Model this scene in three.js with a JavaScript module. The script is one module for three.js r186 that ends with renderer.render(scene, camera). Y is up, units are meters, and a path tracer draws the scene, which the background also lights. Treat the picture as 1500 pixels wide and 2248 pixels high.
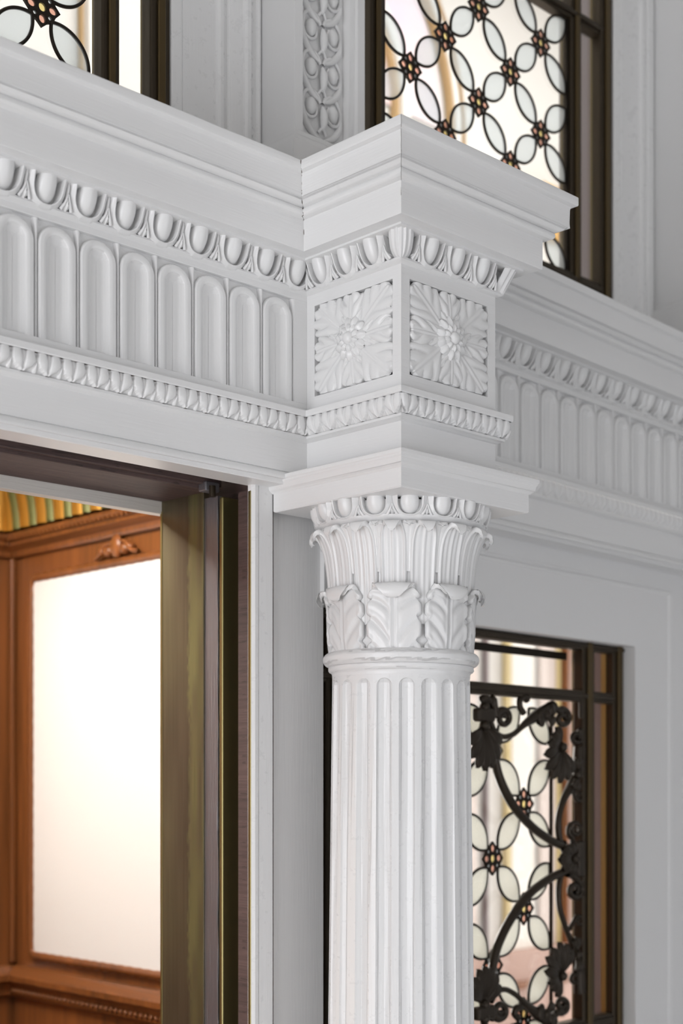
import * as THREE from 'three';
import { RectAreaLightUniformsLib } from 'three/addons/lights/RectAreaLightUniformsLib.js';
import { mergeGeometries, toCreasedNormals } from 'three/addons/utils/BufferGeometryUtils.js';
import { RoundedBoxGeometry } from 'three/addons/geometries/RoundedBoxGeometry.js';

// ---------------------------------------------------------------- camera, light, exposure
// World: x runs along the white wall, z points out of the wall into the hall, y is up; the column axis stands at x = z = 0.
const EYE = 1.6, F = 3130, CX = 920, CY = 1715, W = 1500, H = 2248;
const AL = THREE.MathUtils.degToRad(44.2861);
const RIGHT = new THREE.Vector3(Math.sin(AL), 0, Math.cos(AL)), FWD = new THREE.Vector3(Math.cos(AL), 0, -Math.sin(AL));
const scene = new THREE.Scene();
scene.background = new THREE.Color(0x000000);
const camera = new THREE.PerspectiveCamera(2 * Math.atan(H / 2 / F) * 180 / Math.PI, W / H, 0.05, 60);
camera.position.copy(RIGHT).multiplyScalar(0.032).addScaledVector(FWD, -2.57); camera.position.y = EYE;
camera.lookAt(camera.position.clone().add(FWD));
camera.setViewOffset(W, H, W / 2 - CX, H / 2 - CY, W, H);
camera.focus = 2.42; camera.userData.fStop = 2.7;
const renderer = new THREE.WebGLRenderer({ antialias: true });
renderer.toneMapping = THREE.LinearToneMapping;
renderer.toneMappingExposure = 1.0;
renderer.shadowMap.enabled = true;
RectAreaLightUniformsLib.init();
function areaLight(color, intensity, w, h, pos, target) {
  const l = new THREE.RectAreaLight(color, intensity, w, h);
  l.position.set(...pos); l.lookAt(...target); scene.add(l); return l;
}
// daylight at the tall hall windows (west), the smaller one (south), the skylight and two windows added to light the back room and the lift's ceiling lamp
areaLight(0xf9faff, 5.1, 2.4, 2.2, [-4.36, 1.25, 1.1], [0, 1.25, 1.1]);
const sun = new THREE.DirectionalLight(0xfffaf4, 9);                       // falls through the west windows onto the hall floor
sun.position.set(-8, 7.2, 2.6); sun.target.position.set(-3.0, 0, 1.75); sun.castShadow = true; sun.shadow.mapSize.set(2048, 2048);
Object.assign(sun.shadow.camera, { left: -7, right: 7, top: 7, bottom: -7, near: 0.5, far: 25 }); scene.add(sun, sun.target);
areaLight(0xf4f7ff, 0.8, 2.6, 1.5, [0.5, 0.85, 3.46], [0.5, 0.85, 0]);
areaLight(0xfdf9f0, 6.0, 4.2, 0.55, [1.4, 4.72, -0.72], [1.4, 0, -0.95]);  // added skylight, brightens the cream wall behind the transoms
areaLight(0xfffaf2, 5, 1.0, 1.9, [3.9, 1.35, -1.25], [0, 1.35, -1.4]);  // added side window, lifts the lower part of the back room
areaLight(0xfffdf6, 8, 1.0, 1.7, [1.0, 1.35, -1.82], [1.0, 1.35, 0]);  // added far window out of view, backlights the leaded glass
areaLight(0xfff8f0, 24, 0.7, 0.7, [-0.75, 2.585, -0.95], [-0.75, 0, -0.95]);

// ---------------------------------------------------------------- helpers
let seed = 7;
const rnd = () => (seed = (seed * 16807) % 2147483647) / 2147483647;
const clamp = (v, a = 0, b = 1) => Math.min(b, Math.max(a, v));
const sst = (a, b, v) => { const t = clamp((v - a) / (b - a)); return t * t * (3 - 2 * t); };
const lerpTab = (tab, t) => { for (let i = 1; i < tab.length; i++) if (t <= tab[i][0]) { const a = tab[i - 1], b = tab[i]; let k = (t - a[0]) / (b[0] - a[0]); k = k * k * (3 - 2 * k); return a[1] + (b[1] - a[1]) * k; } return tab[tab.length - 1][1]; };
const taken = {};
const numbered = n => { const k = taken[n] = (taken[n] ?? -1) + 1; return k ? n + '_' + String(k).padStart(3, '0') : n; };
function tag(o, label, category, group) { o.userData.label = label; o.userData.category = category; if (group) o.userData.group = group; return o; }
function thing(name, label, category, group) { const o = new THREE.Group(); o.name = numbered(name); scene.add(o); return tag(o, label, category, group); }
function struct(name, label) { const o = new THREE.Group(); o.name = numbered(name); scene.add(o); o.userData.kind = 'structure'; if (label) o.userData.label = label; return o; }
function boxUV(g) {
  if (!g.attributes.normal) g.computeVertexNormals();
  const p = g.attributes.position, n = g.attributes.normal, uv = new Float32Array(p.count * 2);
  for (let i = 0; i < p.count; i++) {
    const ax = Math.abs(n.getX(i)), ay = Math.abs(n.getY(i)), az = Math.abs(n.getZ(i));
    const x = p.getX(i), y = p.getY(i), z = p.getZ(i);
    if (ay > ax && ay > az) { uv[2 * i] = x; uv[2 * i + 1] = z; } else if (ax > az) { uv[2 * i] = z; uv[2 * i + 1] = y; } else { uv[2 * i] = x; uv[2 * i + 1] = y; }
  }
  g.setAttribute('uv', new THREE.BufferAttribute(uv, 2)); return g;
}
function part(name, geo, mat, parent) {
  if (!geo.attributes.uv || geo.userData.raw) boxUV(geo);
  const m = new THREE.Mesh(geo, mat); m.name = name; m.castShadow = m.receiveShadow = true; parent.add(m); return m;
}
function solo(name, geo, mat) { const m = part(numbered(name), geo, mat, scene); return m; }
// a box given in wall coordinates: along the wall s, height above the eye h, depth d behind the column axis
function boxG(s0, s1, h0, h1, d0, d1, r = 0) {
  const w = Math.abs(s1 - s0), h = Math.abs(h1 - h0), d = Math.abs(d1 - d0);
  const g = r ? new RoundedBoxGeometry(w, h, d, 2, Math.min(r, w / 2.1, h / 2.1, d / 2.1)) : new THREE.BoxGeometry(w, h, d);
  g.translate((s0 + s1) / 2, EYE + (h0 + h1) / 2, -(d0 + d1) / 2); g.userData.raw = true; return g;
}
const cat = (gs) => { const n = gs.map(g => { const q = g.index ? g.toNonIndexed() : g; for (const k of Object.keys(q.attributes)) if (!['position', 'normal'].includes(k)) q.deleteAttribute(k); return q; }); const m = mergeGeometries(n); m.userData.raw = true; return m; };
// a surface through rows of points; crease angle keeps edges crisp
function grid(rows, { closeU = false, closeV = false, crease = 0.6, flip = false } = {}) {
  const R = rows.length, C = rows[0].length, pos = [], idx = [];
  for (const r of rows) for (const p of r) pos.push(p[0], p[1], p[2]);
  for (let i = 0; i < R - (closeV ? 0 : 1); i++) for (let j = 0; j < C - (closeU ? 0 : 1); j++) {
    const a = i * C + j, b = i * C + (j + 1) % C, c = ((i + 1) % R) * C + j, d = ((i + 1) % R) * C + (j + 1) % C;
    if (flip) idx.push(a, c, b, b, c, d); else idx.push(a, b, c, b, d, c);
  }
  let g = new THREE.BufferGeometry(); g.setAttribute('position', new THREE.Float32BufferAttribute(pos, 3)); g.setIndex(idx);
  if (crease < 3) g = toCreasedNormals(g, crease); else g.computeVertexNormals();
  g.userData.raw = true; return g;
}
const arc = (cx, cy, r0, r1, a0, a1, n) => Array.from({ length: n + 1 }, (_, i) => { const a = (a0 + (a1 - a0) * i / n) * Math.PI / 180; return [cx + r0 * Math.cos(a), cy + r1 * Math.sin(a)]; });
function tube(pts, r, seg = 40, rad = 10, closed = false) {           // r number or function of t
  const c = new THREE.CatmullRomCurve3(pts.map(p => new THREE.Vector3(...p)), closed, 'centripetal');
  const g = new THREE.TubeGeometry(c, seg, 1, rad, closed);
  const fr = c.computeFrenetFrames(seg, closed), p = g.attributes.position, n = g.attributes.normal;
  for (let i = 0; i <= seg; i++) { const q = c.getPointAt(i / seg), rr = typeof r === 'number' ? r : r(i / seg); for (let j = 0; j <= rad; j++) { const k = i * (rad + 1) + j; p.setXYZ(k, q.x + n.getX(k) * rr, q.y + n.getY(k) * rr, q.z + n.getZ(k) * rr); } }
  g.userData.raw = true; return g;
}
// the stretch of wall right of the column block stands about four degrees off the door wall
const ROT = THREE.MathUtils.degToRad(4), PIV = new THREE.Vector3(0.12, 0, -0.12);
function splay(o) { o.rotation.y = ROT; o.position.copy(PIV).sub(PIV.clone().applyAxisAngle(new THREE.Vector3(0, 1, 0), ROT)); return o; }
// pixel of the photograph -> (s, h) on a plane parallel to the wall at depth d (splayed wall when rot)
function px(x, y, d, rot = true) {
  const dir = FWD.clone().addScaledVector(RIGHT, (x - CX) / F); dir.y = (CY - y) / F;
  const o = camera.position.clone(), up = new THREE.Vector3(0, 1, 0);
  if (rot) { o.sub(PIV).applyAxisAngle(up, -ROT).add(PIV); dir.applyAxisAngle(up, -ROT); }
  const t = (-d - o.z) / dir.z; return [o.x + dir.x * t, o.y + dir.y * t - EYE];
}

// ---------------------------------------------------------------- materials
function tex(w, h, f, srgb, rx, ry) {
  const a = new Uint8Array(w * h * 4);
  for (let y = 0; y < h; y++) for (let x = 0; x < w; x++) { const c = f(x / w, y / h); const k = 4 * (y * w + x); a[k] = clamp(c[0]) * 255; a[k + 1] = clamp(c[1]) * 255; a[k + 2] = clamp(c[2]) * 255; a[k + 3] = 255; }
  const t = new THREE.DataTexture(a, w, h); t.wrapS = t.wrapT = THREE.RepeatWrapping; t.magFilter = THREE.LinearFilter; t.minFilter = THREE.LinearMipmapLinearFilter; t.generateMipmaps = true;
  if (srgb) t.colorSpace = THREE.SRGBColorSpace; t.repeat.set(rx, ry); t.needsUpdate = true; return t;
}
const hash = (x, y, s) => { let n = Math.imul(x, 374761393) ^ Math.imul(y, 668265263) ^ Math.imul(s, 1274126177); n = Math.imul(n ^ (n >>> 13), 1274126177); return ((n ^ (n >>> 16)) >>> 0) / 4294967295; };
function vnoise(u, v, fx, fy, s) {                                       // tiling value noise
  const x = u * fx, y = v * fy, xi = Math.floor(x), yi = Math.floor(y), tx = x - xi, ty = y - yi, sx = tx * tx * (3 - 2 * tx), sy = ty * ty * (3 - 2 * ty);
  const g = (i, j) => hash(((xi + i) % fx + fx) % fx, ((yi + j) % fy + fy) % fy, s);
  return (g(0, 0) * (1 - sx) + g(1, 0) * sx) * (1 - sy) + (g(0, 1) * (1 - sx) + g(1, 1) * sx) * sy;
}
// brushed oil paint: long faint strokes, a few drips
const strokes = (su) => tex(512, 512, (u, v) => { const [a, b] = su ? [u, v] : [v, u]; const n = 0.5 * vnoise(a, b, 6, 150, 1) + 0.3 * vnoise(a, b, 12, 256, 2) + 0.2 * vnoise(a, b, 20, 20, 3); return [n, n, n]; }, false, 3, 3);
const paintRough = tex(256, 256, (u, v) => { const n = 0.84 + 0.10 * vnoise(u, v, 24, 24, 4) + 0.06 * vnoise(u, v, 90, 90, 5); return [n, n, n]; }, false, 4, 4);
const strokeH = strokes(true), strokeV = strokes(false);
const P = (o) => new THREE.MeshPhysicalMaterial(o);
const paintCol = new THREE.Color().setRGB(0.80, 0.80, 0.798);
const M = {
  paint: P({ color: paintCol, roughness: 0.37, roughnessMap: paintRough, bumpMap: strokeH, bumpScale: 0.00035 }),
  paintV: P({ color: paintCol, roughness: 0.31, roughnessMap: paintRough, bumpMap: strokeV, bumpScale: 0.00035 }),
  relief: P({ color: paintCol, roughness: 0.27, roughnessMap: paintRough }),
  wall: P({ color: paintCol, roughness: 0.6, bumpMap: strokeV, bumpScale: 0.0003 }),
  roomWall: P({ color: new THREE.Color().setRGB(0.78, 0.772, 0.755), roughness: 0.8 }),
  floor: P({ color: 0xffffff, roughness: 0.35, map: tex(512, 512, (u, v) => { const n = vnoise(u, v, 5, 5, 11) * 0.6 + vnoise(u, v, 20, 20, 12) * 0.3; return [0.89 - 0.08 * n, 0.89 - 0.085 * n, 0.885 - 0.09 * n]; }, true, 0.4, 0.4) }),
  came: P({ color: 0x2b241d, roughness: 0.45, metalness: 0.7 }),
  iron: P({ color: new THREE.Color().setRGB(0.034, 0.024, 0.015), roughness: 0.34, metalness: 0.5 }),
  bronze: P({ color: new THREE.Color().setRGB(0.10, 0.07, 0.032), roughness: 0.4, metalness: 0.85 }),
  bronzeDark: P({ color: new THREE.Color().setRGB(0.045, 0.033, 0.02), roughness: 0.4, metalness: 0.6 }),
  gold: P({ color: new THREE.Color().setRGB(0.34, 0.29, 0.13), roughness: 0.32, metalness: 0.9 }),
  jamb: P({ color: 0xffffff, roughness: 0.42, metalness: 0.75, map: tex(512, 512, (u, v) => { const g = vnoise(u, v, 90, 5, 21), b = vnoise(u, v, 7, 3, 22); const k = 0.38 + 0.05 * g + 0.09 * b, e = u + 0.018 * (vnoise(u, v, 90, 40, 23) - 0.5) + 0.012 * (vnoise(u, v, 10, 5, 25) - 0.5), w = sst(0.285, 0.31, e) * (1 - sst(0.40, 0.42, u)) * clamp(0.35 + 1.1 * vnoise(u, v, 30, 6, 24) - 0.25 * g); return [k * 0.96 + 0.10 * w, k * (0.85 + 0.06 * b) + 0.13 * w, k * 0.70 + 0.05 * w]; }, true, 2, 2), bumpMap: strokeV, bumpScale: 0.0002 }),
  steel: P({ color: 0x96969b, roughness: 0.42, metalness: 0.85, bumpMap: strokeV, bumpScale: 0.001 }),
  headWood: P({ color: 0xffffff, roughness: 0.62, map: tex(512, 512, (u, v) => { const g = vnoise(u, v, 8, 140, 31), b = vnoise(u, v, 4, 6, 32), d = vnoise(u, v, 30, 200, 33) > 0.8 ? 0.8 : 1; const k = (0.22 + 0.08 * g + 0.05 * b) * d; return [k * 1.15, k * 0.92, k * 0.88]; }, true, 1.5, 3) }),
  mahogany: P({ color: 0xffffff, roughness: 0.32, map: tex(512, 512, (u, v) => { const g = vnoise(u, v, 60, 4, 41), b = vnoise(u, v, 9, 2, 42); const k = 0.68 + 0.22 * g + 0.2 * b; return [0.54 * k, 0.325 * k, 0.165 * k]; }, true, 2, 1) }),
  creamPanel: P({ color: new THREE.Color().setRGB(0.86, 0.845, 0.82), roughness: 0.55 }),
  leafGold: P({ color: 0xbd8a38, roughness: 0.36, metalness: 0.6 }),
  leafGreen: P({ color: 0x6d7040, roughness: 0.4, metalness: 0.35 }),
  clear: P({ color: 0xffffff, transmission: 1, thickness: 0, roughness: 0.02, ior: 1.5 }),
  opal: P({ color: 0xf6fafc, transmission: 0.93, thickness: 0, roughness: 0.38 }),
  opalGrain: P({ color: 0xfffff8, transmission: 0.6, thickness: 0, roughness: 0.9, bumpMap: tex(256, 256, (u, v) => { const n = vnoise(u, v, 60, 60, 51); return [n, n, n]; }, false, 8, 8), bumpScale: 0.0015 }),
  pink: P({ color: 0xfbdccf, transmission: 0.95, thickness: 0, roughness: 0.35 }),
  yellow: P({ color: 0xfdf3c8, transmission: 0.95, thickness: 0, roughness: 0.35 }),
  daylight: new THREE.MeshStandardMaterial({ color: 0x888888, emissive: 0xf4f7ff, emissiveIntensity: 1.2, roughness: 0.9 }),
  lampGlass: new THREE.MeshStandardMaterial({ color: 0x999999, emissive: 0xfff1dc, emissiveIntensity: 2.5, roughness: 0.8 }),
  lipWood: P({ color: 0xd2cec8, roughness: 0.4, bumpMap: strokeH, bumpScale: 0.0005 }),
  crack: P({ color: 0x5a524a, roughness: 0.9 }), caulk: P({ color: 0xc9bda6, roughness: 0.7 }),
  straw: P({ color: 0xd8c793, roughness: 0.6 }),
  giltDim: P({ color: new THREE.Color().setRGB(0.17, 0.135, 0.055), roughness: 0.4, metalness: 0.8 }),
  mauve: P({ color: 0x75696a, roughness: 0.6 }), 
  tan: P({ color: 0xbb9a68, roughness: 0.6 }), gilt: P({ color: 0xd9b06a, roughness: 0.5, metalness: 0.2 }),
  pinkWall: P({ color: 0xded3ce, roughness: 0.8 }), curtain: P({ color: 0xefece6, roughness: 0.9 }), wainscot: P({ color: 0xb39488, roughness: 0.5 }),
  mural: P({ color: 0xffffff, roughness: 0.9, map: tex(256, 256, (u, v) => { const a = vnoise(u, v, 5, 5, 61), b = vnoise(u, v, 7, 7, 62), c = vnoise(u, v, 15, 15, 63); return [0.88 + 0.08 * a - 0.03 * c, 0.86 + 0.05 * b - 0.04 * c, 0.86 + 0.08 * (1 - a)]; }, true, 0.7, 0.7) }),
};

// ---------------------------------------------------------------- the hall the photographer stands in
{
  const f = struct('floor', 'pale stone floor of the hall'); part('slab', boxG(-4.6, 4.2, -1.75, -1.6, -4.7, 3.4), M.floor, f);
  const c = struct('ceiling', 'white plaster ceiling'); part('slab', boxG(-4.6, 4.2, 3.15, 3.3, -4.7, 3.4), M.roomWall, c);
  const w = struct('wall_west', 'white wall with the tall hall windows');
  part('plaster', boxG(-4.55, -4.4, -1.6, -1.5, -4.55, 3.3), M.roomWall, w); part('plaster', boxG(-4.55, -4.4, 0.8, 3.15, -4.55, 3.3), M.roomWall, w);
  part('plaster', boxG(-4.55, -4.4, -1.5, 0.8, -3.65, -2.32), M.roomWall, w); part('plaster', boxG(-4.55, -4.4, -1.5, 0.8, 0.13, 3.3), M.roomWall, w);
  const wi = struct('window_1', 'tall hall window full of daylight');
  for (let i = 0; i < 3; i++) part('pane', boxG(-4.50, -4.48, -1.45, 0.75, -2.28 + i * 0.79, -1.53 + i * 0.79), M.clear, wi);
  for (let i = 0; i < 4; i++) part('mullion', boxG(-4.5, -4.42, -1.5, 0.8, -2.33 + i * 0.79, -2.27 + i * 0.79), M.roomWall, wi);
  part('sill', boxG(-4.5, -4.38, -1.52, -1.47, -2.4, 0.15), M.roomWall, wi);
  const s = struct('wall_south', 'white wall behind the photographer');
  part('plaster', boxG(-4.4, -0.85, -1.6, 3.15, -3.65, -3.5), M.roomWall, s); part('plaster', boxG(1.85, 4.1, -1.6, 3.15, -3.65, -3.5), M.roomWall, s);
  part('plaster', boxG(-0.85, 1.85, -1.6, -1.55, -3.65, -3.5), M.roomWall, s); part('plaster', boxG(-0.85, 1.85, 0.05, 3.15, -3.65, -3.5), M.roomWall, s);
  const w2 = struct('window_2', 'low wide hall window with daylight');
  for (let i = 0; i < 2; i++) part('pane', boxG(-0.8 + i * 1.33, 0.49 + i * 1.33, -1.5, 0.0, -3.6, -3.58), M.daylight, w2);
  part('mullion', boxG(0.47, 0.55, -1.55, 0.05, -3.6, -3.52), M.roomWall, w2);
  const e = struct('wall_east', 'white end wall of the hall'); part('plaster', boxG(4.0, 4.15, -1.6, 3.15, -4.5, 3.3), M.roomWall, e);
}

// ---------------------------------------------------------------- entablature: shared pieces (offset o outwards, height h)
const CORNICE = [[-0.06, 1.054], [0.2255, 1.054], [0.2265, 1.0525], [0.2265, 1.040], [0.2255, 1.038], [0.217, 1.036], [0.2155, 1.030],
  ...arc(0.2195, 1.009, 0.0045, 0.021, 178, 212, 4), ...arc(0.196, 1.009, 0.0185, 0.0185, -4, -78, 7).map(([a, b]) => [a, b]), [0.1955, 0.9905],
  ...arc(0.1905, 0.984, 0.0065, 0.0068, 60, -80, 7), [0.1830, 0.9770], [0.1806, 0.9765], [0.1806, 0.926], [0.1796, 0.923], [0.1560, 0.923], [0.1560, 0.9195], [0.1500, 0.9190], [0.11, 0.9190]];
const EGGCORE = [[0.150, 0.9195], [0.126, 0.9185], [0.123, 0.9], [0.1215, 0.8805], [0.1300, 0.8800], [0.1305, 0.8765], [0.127, 0.8740], [0.121, 0.8725], [0.12, 0.872]];
const LEAFTOP = [[0.118, 0.6605], [0.1420, 0.660], [0.1432, 0.6588], [0.1432, 0.650], [0.1415, 0.648]];
const LEAFBOT = [[0.131, 0.6175], [0.1325, 0.6165], [0.1325, 0.6120], [0.1275, 0.6105], [0.1235, 0.6085], [0.12, 0.6075]];
const ARCHI = [[0.12, 0.6075], [0.12, 0.5455]];
const ARCHITRIM = [[0.12, 0.6075], [0.12, 0.5505], [0.1185, 0.5495], ...arc(0.1185, 0.539, 0.0075, 0.010, 80, -20, 6), [0.1165, 0.5362], [0.1165, 0.5295], [0.1150, 0.528], [0.06, 0.528]];
const leafO = v => 0.1395 + 0.0035 * Math.sin(v * Math.PI * 0.9) - 0.0085 * v * v, leafH = v => 0.648 - 0.0308 * v;

function eggSet({ yt, yb, ot, ob, hw, pitch }) {                       // an egg, the rim round it and the dart beside it
  const hgt = yt - yb, od = t => ot + (ob - ot) * t;
  const egg = grid(Array.from({ length: 15 }, (_, i) => { const t = i / 14, w = hw * (t > 0.3 ? Math.sqrt(Math.max(0, 1 - Math.pow((t - 0.3) / 0.66, 2.3))) : 0.9 + 0.1 * Math.sin(t / 0.3 * Math.PI / 2)); const tt = Math.min(t, 0.96);
    return Array.from({ length: 15 }, (_, j) => { const a = (j / 14 - 0.5) * Math.PI * 1.1; return [w * Math.sin(a), yt - hgt * tt, od(t) - hw * 0.95 + w * 1.0 * Math.cos(a)]; }); }), { crease: 3.2 });
  const rw = pitch * 0.36, path = [];
  for (let i = 0; i <= 28; i++) { const a = Math.PI * i / 28, s = Math.sin(a), c = Math.cos(a); path.push([rw * Math.sign(c) * Math.pow(Math.abs(c), 0.85), yt - hgt * (0.30 + 0.69 * Math.pow(s, 0.9)), s]); }
  path.unshift([rw * 1.03, yt, -0.3]); path.push([-rw * 1.03, yt, -0.3]);
  const rim = grid(path.map((p, i) => { const a = path[Math.max(0, i - 1)], b = path[Math.min(path.length - 1, i + 1)]; let tx = b[0] - a[0], ty = b[1] - a[1]; const l = Math.hypot(tx, ty); tx /= l; ty /= l; const nx = -ty, ny = tx; // inward normal
    const t = (yt - p[1]) / hgt, z = od(t) - 0.0015 - 0.002 * (1 - Math.max(0, p[2])), wd = pitch * (0.12 - 0.05 * Math.max(0, p[2]) ** 3), s0 = -1;
    return [[0.035, -0.022], [0.03, -0.004], [0.018, -0.0005], [0, 0], [-0.45, -0.0035], [-0.9, -0.008], [-1, -0.022]].map(([k, dz]) => { const off = k > 0 ? k * pitch * 1.2 : k * wd; return [p[0] + nx * off * -s0 * -1, p[1] + ny * off * -s0 * -1, z + dz]; }); }), { crease: 0.9 });
  const rows = [[0, 0.0016, 0.001], [0.2, 0.0018, 0.003], [0.55, 0.0028, 0.004], [0.68, 0.0045, 0.006], [0.76, 0.0095, 0.006], [0.83, 0.0085, 0.006], [0.92, 0.004, 0.0045], [1.0, 0.0007, 0.002]].map(([t, w, dz]) => { const s = pitch / 0.072; const z = od(t) - 0.011; return [[-w * s, yt - hgt * t, z - 0.008], [-w * s * 0.9, yt - hgt * t, z + dz * 0.4], [0, yt - hgt * t, z + dz * 1.5], [w * s * 0.9, yt - hgt * t, z + dz * 0.4], [w * s, yt - hgt * t, z - 0.008]]; });
  const barb = s => tube([[s * 0.0005, yt - hgt * 0.42, od(0.4) - 0.007], [s * pitch * 0.05, yt - hgt * 0.68, od(0.7) - 0.004], [s * pitch * 0.13, yt - hgt * 0.95, od(1) - 0.005]], t => 0.0012 + 0.0016 * t, 8, 6);
  return { egg, rim, dart: cat([grid(rows, { crease: 0.4 }), barb(1), barb(-1)]) };
}
const EGG = eggSet({ yt: 0.921, yb: 0.8775, ot: 0.1535, ob: 0.137, hw: 0.0165, pitch: 0.0718 });
const EGGB = eggSet({ yt: 0.921, yb: 0.8775, ot: 0.1535, ob: 0.137, hw: 0.0155, pitch: 0.0655 });
function leafUnit(pitch) {                                                // one leaf of the leaf-and-dart band with half a dart on each side
  const rows = [];
  const e = v => lerpTab([[0, 0.47], [0.10, 0.455], [0.2, 0.478], [0.5, 0.47], [0.70, 0.39], [0.84, 0.24], [0.93, 0.13], [1, 0.09]], v);
  for (let i = 0; i <= 22; i++) {
    const v = i / 22, r = [];
    for (let j = 0; j <= 44; j++) {
      const u = j / 44 - 0.5, a = Math.abs(u), ee = e(v), iv = 0.012 + 0.075 * Math.pow(1 - v, 1.5);
      let z = 0;
      if (a < ee) { z += 0.0036 * sst(0, 0.13, (ee - a) / ee); const k = clamp((a - iv) / (ee - iv)); if (a > iv) z += 0.0017 * Math.sin(Math.PI * k ** 0.8); z -= 0.0021 * Math.exp(-(((a - iv) / 0.022) ** 2)) * (1 - sst(0.8, 0.95, v)); if (a < iv) z -= 0.0006; z += 0.0016 * sst(0.78, 0.92, v); }
      const b = 0.5 - a, dw = 0.016 + 0.075 * sst(0.5, 0.95, v); if (b < dw && v > 0.3) z = Math.max(z, 0.0036 * sst(0.3, 0.6, v) * Math.sqrt(1 - (b / dw) ** 2));
      z -= 0.004 * Math.exp(-((b / 0.03) ** 2) - (((v - 0.14) / 0.07) ** 2));
      r.push([u * pitch, leafH(v), leafO(v) - 0.0035 + z]);
    }
    rows.push(r);
  }
  return grid(rows, { crease: 3.2, flip: true });
}
const LEAF = leafUnit(0.0431), LEAFB = leafUnit(0.0398);
const fluteG = (() => {                                                   // arched niche with a raised round rim
  const hb = 0.678, hc = 0.8235, prof = [[0.0002, 0.1110], [0.008, 0.1111], [0.0125, 0.1116], [0.0160, 0.1130], [0.0182, 0.1150], [0.0194, 0.1170], [0.0200, 0.1183], [0.0215, 0.1190], [0.0255, 0.1203], [0.0300, 0.1201], [0.0322, 0.1190], [0.0331, 0.1172], [0.0334, 0.1105]];
  const rows = [], at = (d, a, h) => a === null ? [d, h] : [d * Math.cos(a), hc + d * Math.sin(a)];
  const st = [[null, hb, 1], [null, hc - 0.07, 1], [null, hc, 1]]; for (let i = 1; i < 20; i++) st.push([Math.PI * i / 20]); st.push([null, hc, -1], [null, hc - 0.07, -1], [null, hb, -1]);
  for (const s of st) rows.push(prof.map(([d, z]) => s[0] === null ? [s[2] * d, s[1], z] : [d * Math.cos(s[0]), hc + d * Math.sin(s[0]), z]));
  return grid(rows, { crease: 0.7 });
})();
const reedG = grid([[0.678, 0.0016], [0.80, 0.0018], [0.83, 0.0024], [0.85, 0.0036], [0.8615, 0.0056]].map(([h, w]) => Array.from({ length: 9 }, (_, j) => { const a = (j / 8) * Math.PI; return [w * Math.cos(a), h, 0.1100 + 0.0085 * Math.sin(a) ** 0.8]; })), { crease: 3.2 });
function run(prof, s0, s1) {                                               // straight moulding; ends may depend on the offset (mitre); left wall plane
  const f0 = typeof s0 === 'function' ? s0 : () => s0, f1 = typeof s1 === 'function' ? s1 : () => s1;
  return grid([0, 0.25, 0.5, 0.75, 1].map(k => prof.map(([o, h]) => [f0(o) + (f1(o) - f0(o)) * k, EYE + h, -0.24 + o])), { crease: 0.5, flip: true });
}
function place(m, s, zoff = -0.24, turn = 0) { m.position.set(s, EYE, zoff); m.rotation.y = turn; return m; }
function entablature(o, s0, s1, mitre, eggs, flutes, leaves) {
  const e = mitre ? q => -q : s1;
  part('cornice', run(CORNICE, s0, e), M.paint, o);
  part('egg_band', run(EGGCORE, s0, e), M.paint, o);
  part('frieze_board', run([[0.1106, 0.872], [0.1106, 0.66]], s0, e), M.paint, o);
  part('frieze_rail', run([[0.1, 0.8735], [0.12, 0.8722], [0.12, 0.8625], [0.1192, 0.8617], [0.105, 0.8617]], s0, e), M.paint, o);
  part('frieze_rail', run([[0.105, 0.6785], [0.1192, 0.6785], [0.12, 0.678], [0.12, 0.66], [0.105, 0.659]], s0, e), M.paint, o);
  part('leaf_fillet', run(LEAFTOP, s0, e), M.paint, o); part('leaf_fillet', run(LEAFBOT, s0, e), M.paint, o);
  part('architrave', run(ARCHITRIM, s0, mitre ? q => -Math.min(q, 0.12) : s1), M.paint, o);
  for (const s of eggs) { place(part('egg', EGG.egg, M.relief, o), s); place(part('egg_rim', EGG.rim, M.relief, o), s); place(part('dart', EGG.dart, M.relief, o), s + 0.0359); }
  for (const s of flutes) { place(part('flute', fluteG, M.relief, o), s); place(part('reed', reedG, M.relief, o), s + 0.0369); }
  for (const s of leaves) place(part('leaf', LEAF, M.relief, o), s);
}
const seq = (a, d, n) => Array.from({ length: n }, (_, i) => a + d * i);
{
  const o = thing('entablature', 'white fluted entablature with egg-and-dart moulding running over the lift doorway', 'entablature');
  entablature(o, -1.75, 0, true, seq(-0.1572, -0.0718, 21), seq(-0.1868, -0.0738, 20), seq(-0.1827, -0.0431, 33));
  part('frieze_end', boxG(-0.1500, -0.118, 0.6784, 0.8620, 0.1202, 0.135), M.paint, o);
  place(part('leaf', LEAF, M.relief, o), -0.1396);
}
{
  const o = splay(thing('entablature', 'shaded white fluted entablature running over the leaded glass side window', 'entablature'));
  entablature(o, 0.1, 2.6, false, seq(0.213, 0.0718, 32), seq(0.175, 0.0738, 32), seq(0.15, 0.0431, 56));
}
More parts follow.
